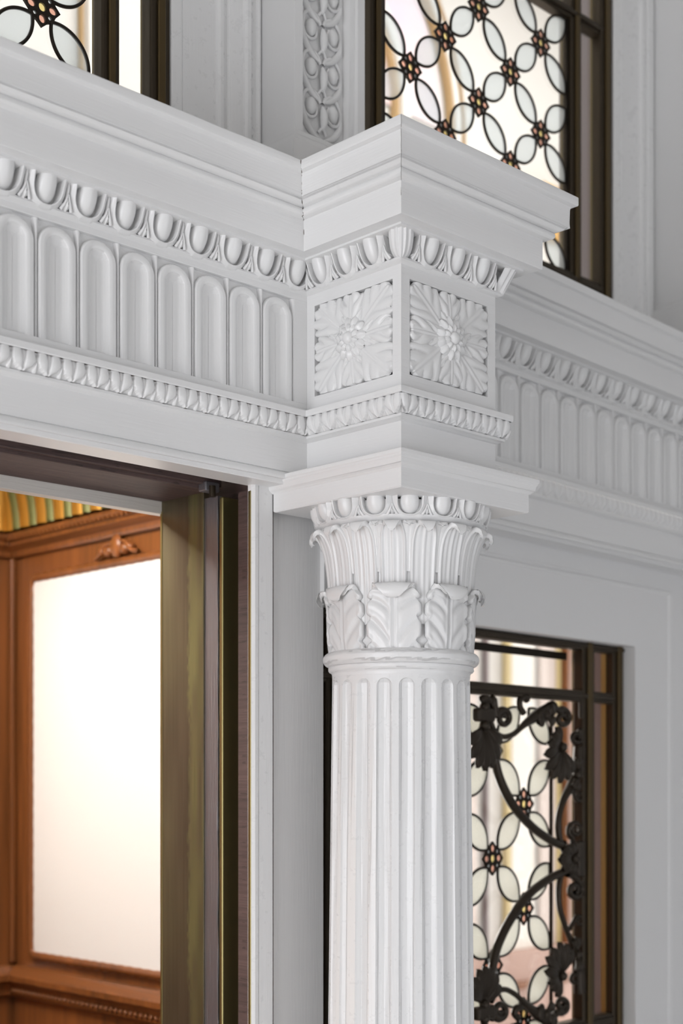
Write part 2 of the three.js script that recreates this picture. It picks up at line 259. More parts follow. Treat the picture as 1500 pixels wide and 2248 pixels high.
// ---------------------------------------------------------------- the projecting block over the column
{
  const o = thing('entablature_block', 'square white entablature block with carved rosette panels above the fluted column', 'entablature');
  const wrap = (prof, z0 = -0.16) => grid(prof.map(([q, h]) => [[-q, EYE + h, -0.24 + q], [-q, EYE + h, q], [q, EYE + h, q], [q, EYE + h, z0]]), { crease: 0.5, flip: true });
  const cor = wrap(CORNICE.slice(1)); part('cornice', cor, M.paint, o);
  part('cornice_top', boxG(-0.225, 0.225, 1.045, 1.0535, -0.225, 0.30), M.paint, o);
  part('egg_band', wrap(EGGCORE), M.paint, o);
  part('frieze_core', boxG(-0.106, 0.106, 0.6, 0.9, -0.106, 0.15), M.paint, o);
  part('leaf_fillet', wrap(LEAFTOP), M.paint, o); part('leaf_fillet', wrap(LEAFBOT), M.paint, o);
  part('leaf_core', wrap([[0.136, 0.65], [0.128, 0.615]]), M.paint, o);
  part('architrave', wrap([[0.12, 0.6085], [0.12, 0.54]]), M.paint, o);
  // faces: front, left, right
  const petal = (r0, len, w, lift) => grid(Array.from({ length: 11 }, (_, i) => { const t = i / 10, ww = w * Math.sqrt(Math.max(0.02, 1 - ((t - 0.5) / 0.53) ** 2 * (t > 0.5 ? 1 : 0.7))); return Array.from({ length: 11 }, (_, j) => { const v = j / 5 - 1; return [v * ww * (1 - 0.0 * t), r0 + len * t * (1 - 0.06 * v * v), lift * Math.sin(Math.PI * (0.15 + 0.75 * t)) * (1 - v * v * 0.75) + 0.0016 * Math.cos(v * Math.PI * 2) * t - 0.004 * (Math.abs(v) > 0.99 ? 1 : 0)]; }); }), { crease: 3.2 });
  const big = petal(0.013, 0.026, 0.0118, 0.010), small = petal(0.009, 0.016, 0.0072, 0.007);
  const leafRelief = (len, wMax, lobes) => grid(Array.from({ length: 41 }, (_, i) => {
    const t = i / 40, base = wMax * (0.30 + 0.70 * Math.sin(Math.PI * clamp(0.08 + 0.66 * t))) * (1 - sst(0.88, 1.06, t) * 0.8);
    return Array.from({ length: 41 }, (_, j) => {
      const v = j / 20 - 1, av = Math.abs(v), q = lobes * (t - 0.34 * av + 0.16), fr = q - Math.floor(q), lob = Math.sqrt(clamp(Math.sin(Math.PI * fr))), ww = base * (1 - 0.30 * (1 - lob) * sst(0.45, 1, av));
      const x = v * ww, y = 0.018 + len * t + 0.010 * av * av * lob;
      let z = 0.004 + 0.009 * Math.sqrt(clamp(1 - av ** 4)) * (0.6 + 0.4 * Math.sin(Math.PI * clamp(0.2 + 0.75 * t))) + 0.0062 * (lob - 0.6) * sst(0.10, 0.42, av) + 0.0008 * Math.exp(-((v / 0.05) ** 2)) - 0.0010 * Math.exp(-(((av - 0.10) / 0.045) ** 2)) + 0.002 * Math.cos(av * Math.PI * 0.5);
      if (av > 0.985) z = -0.008; if (t > 0.99) z -= 0.006;
      return [x, y, z];
    });
  }), { crease: 3.2 });
  const cornerLeaf = leafRelief(0.110, 0.050, 3.4), sideLeaf = leafRelief(0.078, 0.034, 2.6);
  const clampPanel = (g, rot) => { const q = g.clone(); q.rotateZ(rot); const p = q.attributes.position; for (let i = 0; i < p.count; i++) { p.setX(i, clamp(p.getX(i), -0.0985, 0.0985)); p.setY(i, clamp(p.getY(i), -0.0795, 0.0795)); } q.userData.raw = true; return q; };
  const stretch = g => { g.scale(1, 0.83, 1); return g; };
  const corners = [0, 1, 2, 3].map(k => { const q = cornerLeaf.clone(); return clampPanel(stretch(q.rotateZ(Math.PI / 4 + k * Math.PI / 2)), 0); });
  const sides = [0, 1, 2, 3].map(k => clampPanel(stretch(sideLeaf.clone().rotateZ(k * Math.PI / 2 + 0.04)), 0));
  const button = new THREE.SphereGeometry(0.0115, 20, 14); button.scale(1, 1, 0.8); button.userData.raw = true;
  const cornerHusk = grid(Array.from({ length: 15 }, (_, i) => { const t = i / 14, w = 0.021 * Math.sqrt(Math.max(0, 1 - (t * 0.98) ** 2.6)); return Array.from({ length: 29 }, (_, j) => { const v = j / 14 - 1; const rib = 0.0025 * Math.cos(v * Math.PI * 5) * (1 - t * 0.5); return [v * w, 0.921 - 0.0435 * t, (0.1535 - 0.0165 * t) * 1.414 - 0.010 - 0.018 * v * v + rib]; }); }), { crease: 3.2, flip: true });
  for (const [turn, n] of [[0, 0], [-Math.PI / 2, 1], [Math.PI / 2, 2]]) {
    const face = new THREE.Group(); face.name = 'block_face'; o.add(face); face.rotation.y = turn; face.position.y = 0;
    const fb = (s0, s1, h0, h1) => part('frame_board', grid([[0.106, 0.106], [0.12, 0.12]].map(([q, z]) => q).flatMap(() => []).concat([
      [[Math.max(s0, -0.1061), EYE + h1, 0.106], [Math.min(s1, 0.1061), EYE + h1, 0.106]], [[s0, EYE + h1, 0.12], [s1, EYE + h1, 0.12]], [[s0, EYE + h0, 0.12], [s1, EYE + h0, 0.12]], [[Math.max(s0, -0.1061), EYE + h0, 0.106], [Math.min(s1, 0.1061), EYE + h0, 0.106]]]), { crease: 0.5, flip: true }), M.paint, face);
    const sb = (s0, s1) => part('frame_board', grid([[Math.sign(s0) * Math.min(Math.abs(s0), 0.1061), 0.106], [s0, 0.12], [s1, 0.12], [s1, 0.106]].map(([q, z]) => [[q, EYE + 0.689, z], [q, EYE + 0.851, z]]), { crease: 0.5 }), M.paint, face);
    fb(-0.12, 0.12, 0.851, 0.873); fb(-0.12, 0.12, 0.655, 0.689); sb(-0.12, -0.0995); sb(0.12, 0.0995);
    const put = (nm, g, rz = 0, dz = 0) => { const m = part(nm, g, M.relief, face); m.position.set(0, EYE + 0.77, 0.108 + dz); m.rotation.z = rz; return m; };
    corners.forEach(g => put('corner_leaf', g)); sides.forEach(g => put('side_leaf', g, 0, 0.0015));
    for (let k = 0; k < 11; k++) put('petal', big, k * 2 * Math.PI / 11 + 0.2, 0.0135);
    for (let k = 0; k < 10; k++) put('petal', small, k * 2 * Math.PI / 10, 0.020);
    put('button', button, 0, 0.0225);
    for (const s of [-0.0655, 0, 0.0655]) { place(part('egg', EGGB.egg, M.relief, face), s, 0); place(part('egg_rim', EGGB.rim, M.relief, face), s, 0); }
    for (const s of [-0.098, -0.0328, 0.0328, 0.098]) place(part('dart', EGGB.dart, M.relief, face), s, 0);
    for (const s of seq(-0.1194, 0.0398, 7)) place(part('leaf', LEAFB, M.relief, face), s, 0);
  }
  // open mitre joints and yellowed caulk lines
  const jag = (pts, n, a) => { const out = []; for (let i = 0; i < pts.length - 1; i++) for (let k = 0; k < n; k++) { const t = k / n, p = pts[i], q = pts[i + 1]; out.push([p[0] + (q[0] - p[0]) * t + (rnd() - 0.5) * a, p[1] + (q[1] - p[1]) * t, p[2] + (q[2] - p[2]) * t + (rnd() - 0.5) * a]); } return out; };
  const cp = CORNICE.slice(2, -5);
  part('mitre_crack', tube(jag(cp.map(([q, h]) => [-q, EYE + h, -0.24 + q]), 2, 0.0022), t => 0.0005 + 0.0003 * Math.sin(t * 60), 160, 5), M.crack, o);
  part('mitre_crack', tube(jag(cp.map(([q, h]) => [-q, EYE + h, q]), 2, 0.0004), 0.0003, 160, 5), M.crack, o);
  for (const [q, h] of [[0.1202, 0.6602], [0.1202, 0.5462]]) part('caulk_line', tube(jag([[-q, EYE + h, -0.12], [-q, EYE + h, q], [q, EYE + h, q]], 14, 0.0004), t => 0.0006 + 0.0004 * Math.sin(t * 37), 120, 5), M.caulk, o);
  for (const t of [-Math.PI / 4, Math.PI / 4]) place(part('corner_husk', cornerHusk, M.relief, o), 0, 0, t);
}
// ---------------------------------------------------------------- the column
{
  const o = thing('column', 'white fluted column with acanthus and egg-and-dart capital', 'column');
  const PH = -Math.PI / 4 - 0.1;                                            // axis of the leaf that faces the camera
  // abacus
  const AB = [[0.10, 0.5455], [0.1745, 0.5455], [0.1767, 0.5435], [0.1767, 0.5375], [0.1750, 0.5360], [0.1745, 0.5340], ...arc(0.1772, 0.5275, 0.0052, 0.0065, 120, 180, 4), ...arc(0.1655, 0.5265, 0.0062, 0.0068, 0, -75, 5), [0.1655, 0.5185], [0.1640, 0.5165], [0.1627, 0.5165], [0.1627, 0.4855], [0.1607, 0.4835], [0.001, 0.4835]];
  part('abacus', grid(AB.map(([q, h]) => [[-q, EYE + h, -q], [-q, EYE + h, q], [q, EYE + h, q], [q, EYE + h, -q]]), { crease: 0.5, closeU: true, flip: true }), M.paint, o);
  const lathe = (pts, n = 96) => { const g = new THREE.LatheGeometry(pts.map(([r, h]) => new THREE.Vector2(r, EYE + h)), n); const c = toCreasedNormals(g, 0.7); c.userData.raw = true; return c; };
  part('capital_bell', lathe([[0.1225, 0.225], [0.1235, 0.30], [0.1265, 0.36], [0.1325, 0.405], [0.1420, 0.435], [0.1480, 0.447], [0.1520, 0.4495], [0.1535, 0.4535], [0.146, 0.456], [0.147, 0.48], [0.12, 0.484]]), M.relief, o);
  const RE = eggSet({ yt: 0.4845, yb: 0.4515, ot: 0.1645, ob: 0.1565, hw: 0.0165, pitch: 0.0625 });
  for (let k = 0; k < 16; k++) { const t = PH + (k + 0.5) * Math.PI / 8; place(part('egg', RE.egg, M.relief, o), 0, 0, t); place(part('egg_rim', RE.rim, M.relief, o), 0, 0, t); place(part('dart', RE.dart, M.relief, o), 0, 0, t + Math.PI / 16); }
  // leaves that follow a path (radius, height) and curl over at the top
  function capLeaf(path, n, width, relief, thick, droop = 0.1) {
    const c = new THREE.CatmullRomCurve3(path.map(([r, h]) => new THREE.Vector3(r, h, 0)), false, 'centripetal'), rows = [], m = 28;
    for (let i = 0; i <= n; i++) {
      const t = i / n, ring = [];
      const pt = (v, off) => { const av = Math.abs(v), te = t * (1 - droop * av ** 2.4), p = c.getPoint(te), d = c.getTangent(te), w = width(t, v), r = p.x + d.y * off, a = w / Math.max(0.09, p.x); return [r * Math.sin(a), p.y - d.x * off, r * Math.cos(a)]; };
      for (let j = 0; j <= m; j++) { const v = 2 * j / m - 1; ring.push(pt(v, relief(t, v))); }
      for (let j = m; j >= 0; j -= 4) { const v = 2 * j / m - 1; ring.push(pt(v * 0.985, -thick)); }
      rows.push(ring);
    }
    const last = rows[n].map(q => q), cen = last.reduce((s, q) => [s[0] + q[0] / last.length, s[1] + q[1] / last.length, s[2] + q[2] / last.length], [0, 0, 0]); rows.push(last.map(() => cen));
    return grid(rows, { closeU: true, crease: 3.2, flip: true });
  }
  const tall = capLeaf([[0.1245, 0.27], [0.1262, 0.32], [0.1285, 0.36], [0.133, 0.395], [0.1395, 0.419], [0.1475, 0.4345], [0.1550, 0.4395], [0.1610, 0.4365], [0.1628, 0.4285], [0.1600, 0.4245]], 40,
    (t, v) => v * (0.0205 + 0.0030 * Math.sin(Math.PI * clamp(t * 1.1))) * (1 - 0.28 * sst(0.42, 0.72, t)) * Math.sqrt(Math.max(0.03, 1 - sst(0.74, 1.04, t) ** 1.2)),
    (t, v) => { const a = Math.abs(v); return 0.001 + (1 - sst(0.75, 0.95, t)) * (0.0042 * Math.exp(-(((a - 0.84) / 0.1) ** 2)) + 0.0024 * Math.exp(-((a / 0.12) ** 2)) + 0.0014 * Math.exp(-(((a - 0.42) / 0.14) ** 2))) + 0.003 * sst(0.7, 0.9, t) * (1 - v * v); }, 0.0035);
  const shortLeaf = capLeaf([[0.1262, 0.36], [0.1325, 0.40], [0.140, 0.425], [0.1465, 0.437], [0.1515, 0.4405], [0.1535, 0.436]], 22,
    (t, v) => v * 0.0140 * Math.sqrt(Math.max(0.02, 1 - sst(0.7, 1.03, t))), (t, v) => 0.001 + 0.003 * (1 - v * v) - 0.0015 * Math.exp(-((v / 0.12) ** 2)), 0.003);
  const lf = (t, a) => { const q = 3.1 * (t - 0.26 * a) / 0.62 + 0.42; return q - Math.floor(q); };
  const acan = capLeaf([[0.1255, 0.229], [0.1285, 0.255], [0.1292, 0.285], [0.1300, 0.308], [0.1330, 0.3245], [0.1385, 0.3345], [0.1445, 0.3340], [0.1478, 0.3265], [0.1462, 0.3185], [0.1420, 0.3165]], 56,
    (t, v) => { const a = Math.abs(v), w = lerpTab([[0, 0.0465], [0.35, 0.0480], [0.55, 0.0455], [0.68, 0.039], [0.8, 0.0375], [0.9, 0.033], [0.97, 0.024], [1, 0.010]], t), f = lf(t, 1); return v * w * (1 - 0.16 * Math.exp(-(((f - 0.5) / 0.13) ** 2)) * sst(0.7, 1, a) * (1 - sst(0.60, 0.68, t))); },
    (t, v) => { const a = Math.abs(v), f = lf(t, a), k = 1 - sst(0.58, 0.68, t), body = 0.0030 * Math.sin(Math.PI * clamp(((f + 0.5) % 1))), gr = Math.exp(-(((f - 0.5) / 0.11) ** 2)), rib = Math.exp(-(((f - 0.98) / 0.10) ** 2)) + Math.exp(-(((f + 0.02) / 0.10) ** 2));
      return 0.0030 + k * ((body - 0.0034 * gr - 0.0012 * rib) * sst(0.10, 0.3, a) + 0.0022 * sst(0.72, 0.9, a) - 0.0026 * Math.exp(-((v / 0.035) ** 2)) + 0.0020 * Math.exp(-(((a - 0.085) / 0.045) ** 2))) + (1 - k) * (0.0025 * (1 - a * a) + 0.0010 * Math.cos(a * Math.PI * 3.2)) - 0.004 * sst(0.97, 1, a); }, 0.0045, 0.27);
  for (let k = 0; k < 16; k++) { place(part('tall_leaf', tall, M.relief, o), 0, 0, PH + k * Math.PI / 8); place(part('short_leaf', shortLeaf, M.relief, o), 0, 0, PH + (k + 0.5) * Math.PI / 8); }
  for (let k = 0; k < 8; k++) place(part('acanthus_leaf', acan, M.relief, o), 0, 0, PH + k * Math.PI / 4);
  part('astragal', lathe([[0.12, 0.2295], [0.131, 0.2292], ...arc(0.1275, 0.2165, 0.0135, 0.0127, 75, -85, 12), [0.1305, 0.2035], [0.1312, 0.2015], [0.1312, 0.1975], [0.1295, 0.1950], ...arc(0.1305, 0.189, 0.006, 0.006, 100, 180, 4), [0.1243, 0.185], [0.12, 0.184]]), M.paint, o);
  // fluted shaft: twenty flutes with round heads
  const NF = 20, top = 0.186, bot = -1.33, ftop = 0.178, R = h => 0.1240 + 0.0105 * Math.pow(clamp((0.19 - h) / 0.9), 0.9), rows = [];
  const hs = [top, ftop + 0.0005]; for (let i = 0; i <= 12; i++) hs.push(ftop - 0.0136 * (1 - Math.cos(i / 12 * Math.PI / 2))); for (let i = 1; i <= 10; i++) hs.push(ftop - 0.0136 - i * 0.14);
  const fl = ftop - 0.0136;
  for (const h of [...hs, bot]) {
    const r = R(h), hwF = 0.0136 * r / 0.124, ring = [], kk = h > ftop ? 0 : h > fl ? Math.sqrt(clamp(1 - ((h - fl) / 0.0136) ** 2)) : 1, hw = Math.max(0.0004, hwF * kk) / r, dep = 0.0098 * kk;
    for (let f = 0; f < NF; f++) {
      const c = (f + 0.5) * 2 * Math.PI / NF, fil = Math.PI / NF;
      for (let j = 0; j <= 16; j++) { const q = j / 8 - 1, a = c + q * hw, rr = r - dep * Math.sqrt(Math.max(0, 1 - Math.abs(q) ** 2.2)); ring.push([rr * Math.sin(a), EYE + h, rr * Math.cos(a)]); }
      for (let j = 1; j <= 2; j++) { const a = c + hw + (2 * fil - 2 * hw) * j / 3; ring.push([r * Math.sin(a), EYE + h, r * Math.cos(a)]); }
    }
    rows.push(ring);
  }
  const sh = part('shaft', grid(rows, { closeU: true, crease: 0.75 }), M.paintV, o); sh.rotation.y = PH + 0.02;
  part('base', lathe([[0.13, -1.325], [0.142, -1.33], [0.142, -1.345], ...arc(0.145, -1.372, 0.026, 0.027, 85, -85, 10), [0.15, -1.40], [0.155, -1.42], ...arc(0.155, -1.455, 0.034, 0.032, 85, -85, 10), [0.12, -1.487]]), M.paint, o);
  part('plinth', boxG(-0.19, 0.19, -1.6, -1.486, -0.19, 0.175), M.paint, o);
}
// ---------------------------------------------------------------- wall below the entablatures: pier, casing and the splayed window wall
const SJ = -0.2106, DW = 0.18;                                             // door jamb plane, wall plane
{
  const o = struct('wall_pier', 'white pier between the lift doorway and the side window');
  part('pier_face', boxG(-0.17, -0.027, -1.6, 0.54, DW, 0.211), M.wall, o);
  const c = struct('trim_1', 'white door casing beside the column');
  part('casing', grid([[-0.161, 0.19], [-0.161, 0.167], [-0.1625, 0.165], [-0.194, 0.165], [-0.1945, 0.1665], [-0.196, 0.1665], [-0.197, 0.164], [-0.2045, 0.163], [-0.2095, 0.168], [-0.2106, 0.176], [-0.205, 0.178]].map(([s, d]) => [[s, EYE - 1.6, -d], [s, EYE + 0.53, -d]]), { crease: 0.5 }), M.paintV, c);
}
const wv = (x, y) => px(x, y, DW), wf = (x, y) => px(x, y, 0.215);
const OPR = wv(1395, 1500)[0], OPT = wv(1395, 1419)[1], AX = px(1058, 1600, 0.20)[0], OPL = 2 * AX - OPR;
{
  const o = splay(struct('wall_north', 'white panelled wall round the side window'));
  part('stile', boxG(OPR, 2.6, -1.6, 0.54, DW, 0.262), M.wall, o);
  part('rail', boxG(-0.03, OPR, OPT, 0.54, DW, 0.30), M.wall, o); part('rail', boxG(-0.03, OPR, -1.6, -1.0, DW, 0.30), M.wall, o);
  const pr = wv(1467, 1500)[0], pt = wv(1467, 1308)[1], prof = [[0, 0], [0.002, 0.003], [0.007, 0.0045], [0.010, 0.003], [0.012, -0.001], [0.016, -0.0015], [0.019, 0.001], [0.020, 0]];
  part('panel_moulding', cat([grid(prof.map(([a, b]) => [[-0.02, EYE + pt + a, -DW + b], [pr + a, EYE + pt + a, -DW + b]]), { crease: 0.5 }), grid(prof.map(([a, b]) => [[pr + a, EYE + pt + a, -DW + b], [pr + a, EYE - 1.3, -DW + b]]), { crease: 0.5 })]), M.paint, o);
}
// ---------------------------------------------------------------- leaded glass
const lensShape = (L, Wd) => { const s = new THREE.Shape(); s.moveTo(-L / 2, 0); s.bezierCurveTo(-L * 0.26, Wd * 0.66, L * 0.26, Wd * 0.66, L / 2, 0); s.bezierCurveTo(L * 0.26, -Wd * 0.66, -L * 0.26, -Wd * 0.66, -L / 2, 0); return s; };
function leadKit(p, ph, opal) {                                              // pieces for a diagonal lattice with half pitches p (along) and ph (up)
  const D = Math.hypot(p, ph), L = D * 0.66, Wd = D * 0.36, ro = p * 0.30, rv = ph * 0.30;
  const pane = new THREE.ExtrudeGeometry(lensShape(L * 0.98, Wd * 0.98), { depth: 0.003, bevelEnabled: false, curveSegments: 16 }); pane.translate(0, 0, -0.0015); pane.userData.raw = true;
  const sp = lensShape(L, Wd).getSpacedPoints(44).slice(0, 44).map(q => [q.x, q.y, 0]);
  const ring = tube(sp, 0.0030, 88, 7, true); ring.scale(1, 1, 1.3);
  const drop = (w, h) => { const g = new THREE.SphereGeometry(1, 14, 10); g.scale(w, h, 0.0022); g.userData.raw = true; return g; };
  // dark lead mount of the rosette: a star shaped plate with openings
  const star = new THREE.Shape(); for (let i = 0; i < 16; i++) { const a = i * Math.PI / 8, r = i % 4 === 0 ? 1.02 : i % 2 ? 0.80 : 0.86; const x = ro * r * 1.02 * Math.cos(a), y = rv * r * 1.02 * Math.sin(a); i ? star.lineTo(x, y) : star.moveTo(x, y); } star.closePath();
  const ho = (x, y, w, h) => { const q = new THREE.Path(); q.absellipse(x, y, w, h, 0, Math.PI * 2, true); star.holes.push(q); };
  const spots = [[0, 0, 0.23, 0.25, 'yellow']]; for (let k = 0; k < 4; k++) { const a = k * Math.PI / 2; spots.push([0.62 * Math.cos(a), 0.62 * Math.sin(a), k % 2 ? 0.21 : 0.24, k % 2 ? 0.24 : 0.21, 'pink']); const b = a + Math.PI / 4; spots.push([0.62 * Math.cos(b), 0.62 * Math.sin(b), 0.125, 0.125, 'opal']); }
  for (const [x, y, w, h] of spots) ho(x * ro, y * rv, w * ro, h * rv);
  const plate = new THREE.ExtrudeGeometry(star, { depth: 0.005, bevelEnabled: true, bevelSize: 0.0006, bevelThickness: 0.0006, bevelSegments: 1, curveSegments: 10 }); plate.translate(0, 0, -0.0025); plate.userData.raw = true;
  const gems = spots.map(([x, y, w, h, m]) => [x * ro, y * rv, drop(w * ro * 1.05, h * rv * 1.05), m]);
  return { p, ph, pane, ring, plate, gems, opal, ang: Math.atan2(ph, p) };
}
function lattice(o, kit, s, h, d, cols, rows, skip) {                        // nodes where column + row is even
  for (let i = cols[0]; i <= cols[1]; i++) for (let j = rows[0]; j <= rows[1]; j++) {
    if ((i + j) & 1) continue;
    const x = s + i * kit.p, y = h + j * kit.ph, edge = i === cols[0] || i === cols[1] || j === rows[0] || j === rows[1];
    if (!edge) { const r = part('rosette', kit.plate, M.came, o); r.position.set(x, EYE + y, -d); for (const [gx, gy, g, m] of kit.gems) { const q = part('jewel', g, M[m], r); q.position.set(gx, gy, 0); } }
    for (const u of [1, -1]) { const i2 = i + 1, j2 = j + u; if (i2 > cols[1] || j2 < rows[0] || j2 > rows[1]) continue; if (skip && skip(i, j, u)) continue;
      const m = part('glass_lens', kit.pane, M[kit.opal], o); m.position.set(x + kit.p / 2, EYE + y + u * kit.ph / 2, -d); m.rotation.z = u * kit.ang;
      const r = part('lead_came', kit.ring, M.came, m); r.position.z = 0; }
  }
}
const bar = (o, nm, s0, s1, h0, h1, d0, d1, m, r = 0.003) => part(nm, boxG(s0, s1, h0, h1, d0, d1, r), m, o);
// bronze sash member with gilt edges
function sash(o, s0, s1, h0, h1, d, vertical) {
  const b = bar(o, 'sash_bar', s0, s1, h0, h1, d, d + 0.03, M.bronzeDark, 0.004);
  if (vertical) { const w = s1 - s0; part('bead', boxG(s0 + w * 0.30, s0 + w * 0.70, h0, h1, d - 0.006, d + 0.002, 0.003), M.bronze, b); part('bead', boxG(s0 + w * 0.02, s0 + w * 0.14, h0, h1, d + 0.004, d + 0.034, 0.001), M.giltDim, b); }
  else { const w = h1 - h0; part('bead', boxG(s0, s1, h0 + w * 0.3, h0 + w * 0.7, d - 0.006, d + 0.002, 0.003), M.bronzeDark, b); }
  return b;
}
const kitU = leadKit(0.1088, 0.1065, 'opal');
{
  const o = struct('window_3', 'tall leaded glass transom above the side window'), d = 0.30, h0 = 1.185, h1 = 2.25;
  sash(o, 0.0956, 0.135, h0, h1, d - 0.005, true); sash(o, 0.2126, 0.2492, h0, h1, d, true); sash(o, 0.8755, 0.9161, h0, h1, d, true); sash(o, 0.985, 1.0329, h0, h1, d - 0.005, true);
  sash(o, 0.12, 1.01, h0, h0 + 0.033, d, false); sash(o, 0.12, 1.01, 1.824, 1.852, d, false); sash(o, 0.12, 1.01, 2.22, 2.25, d, false);
  for (const [a, b, c, e] of [[0.135, 0.2126, 1.21, 1.83], [0.2492, 0.8755, 1.21, 1.83], [0.9161, 0.985, 1.21, 1.83], [0.135, 0.2126, 1.845, 2.225], [0.2492, 0.8755, 1.845, 2.225], [0.9161, 0.985, 1.845, 2.225]]) part('clear_pane', boxG(a, b, c, e, d + 0.013, d + 0.017), M.clear, o);
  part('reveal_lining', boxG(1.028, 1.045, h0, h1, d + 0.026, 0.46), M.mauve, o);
  lattice(o, kitU, 0.5565, 1.517, d + 0.012, [-3, 3], [-3, 3], (i, j, u) => j === 3 && u > 0);
  for (const s of [0.5565 - 3 * 0.1088 + 0.028, 0.5565 + 3 * 0.1088 - 0.012]) part('edge_came', boxG(s - 0.0028, s + 0.0028, 1.21, 1.83, d + 0.008, d + 0.014), M.came, o);
}
{
  const o = struct('window_4', 'tall leaded glass transom above the lift doorway'), d = 0.30, h0 = 1.185, h1 = 2.25;
  sash(o, -1.30, -1.25, h0, h1, d - 0.005, true); sash(o, -1.163, -1.122, h0, h1, d, true); sash(o, -0.4325, -0.396, h0, h1, d, true); sash(o, -0.335, -0.2925, h0, h1, d - 0.005, true);
  sash(o, -1.28, -0.32, h0, h0 + 0.033, d, false); sash(o, -1.28, -0.32, 1.824, 1.852, d, false); sash(o, -1.28, -0.32, 2.22, 2.25, d, false);
  for (const [a, b, c, e] of [[-1.25, -1.163, 1.21, 1.83], [-1.122, -0.4325, 1.21, 1.83], [-0.396, -0.335, 1.21, 1.83], [-1.28, -0.32, 1.845, 2.225]]) part('clear_pane', boxG(a, b, c, e, d + 0.013, d + 0.017), M.clear, o);
  lattice(o, kitU, -0.5435 - 2 * 0.1088, 1.302 + 2 * 0.1065, d + 0.012, [-3, 3], [-3, 3]);
}
// lower side window behind its bronze grille
const kitL = leadKit(0.1188, 0.1207, 'opalGrain');
{
  const o = splay(struct('window_5', 'leaded glass side window in a bronze frame')), d = 0.215, g = 0.262;
  const R0 = wf(1372, 1500)[0], L0 = 2 * AX - R0, T0 = wf(1372, 1419)[1], B0 = -0.95, mir = s => 2 * AX - s;
  const a1 = wf(1347, 1500)[0], a2 = wf(1307, 1500)[0], a3 = wf(1281, 1500)[0], t1 = wf(1100, 1404)[1], t2 = wf(1100, 1500)[1], t3 = wf(1100, 1527)[1], b3 = wf(1290, 2236)[1];
  sash(o, a1, R0, B0, T0, d, true); sash(o, L0, mir(a1), B0, T0, d, true); sash(o, a3, a2, B0, T0, d, true); sash(o, mir(a2), mir(a3), B0, T0, d, true);
  sash(o, L0, R0, t1, T0, d + 0.001, false); sash(o, mir(a1), a1, t3, t2, d + 0.001, false); sash(o, mir(a1), a1, b3 - 0.028, b3, d + 0.001, false); sash(o, L0, R0, B0 - 0.04, B0, d + 0.001, false);
  part('jamb_strip', boxG(a2, a2 + 0.003, B0, T0, d + 0.02, d + 0.034), M.gold, o); part('jamb_strip', boxG(a1 - 0.003, a1, B0, T0, d + 0.02, d + 0.034), M.gold, o);
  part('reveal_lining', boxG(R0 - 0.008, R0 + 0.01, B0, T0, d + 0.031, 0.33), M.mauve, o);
  for (const [l, r, c, e] of [[mir(a3), a3, t2, t1], [a2, a1, t2, t1], [mir(a1), mir(a2), t2, t1], [a2, a1, b3, t3], [mir(a1), mir(a2), b3, t3], [mir(a3), a3, b3, t3]]) part('clear_pane', boxG(l, r, c, e, g + 0.004, g + 0.008), M.clear, o);
  part('bevel_strip', boxG(mir(a3), a3, t1 - 0.022, t1 - 0.004, g, g + 0.003), M.came, o);
  const [ns, nh] = px(1150, 1880, g);
  lattice(o, kitL, ns - 1 * kitL.p, nh, g, [-4, 2], [-5, 3]);
  for (const s of [ns + kitL.p - 0.01]) part('edge_came', boxG(s - 0.0028, s + 0.0028, b3, t3, g - 0.004, g + 0.003), M.came, o);
}
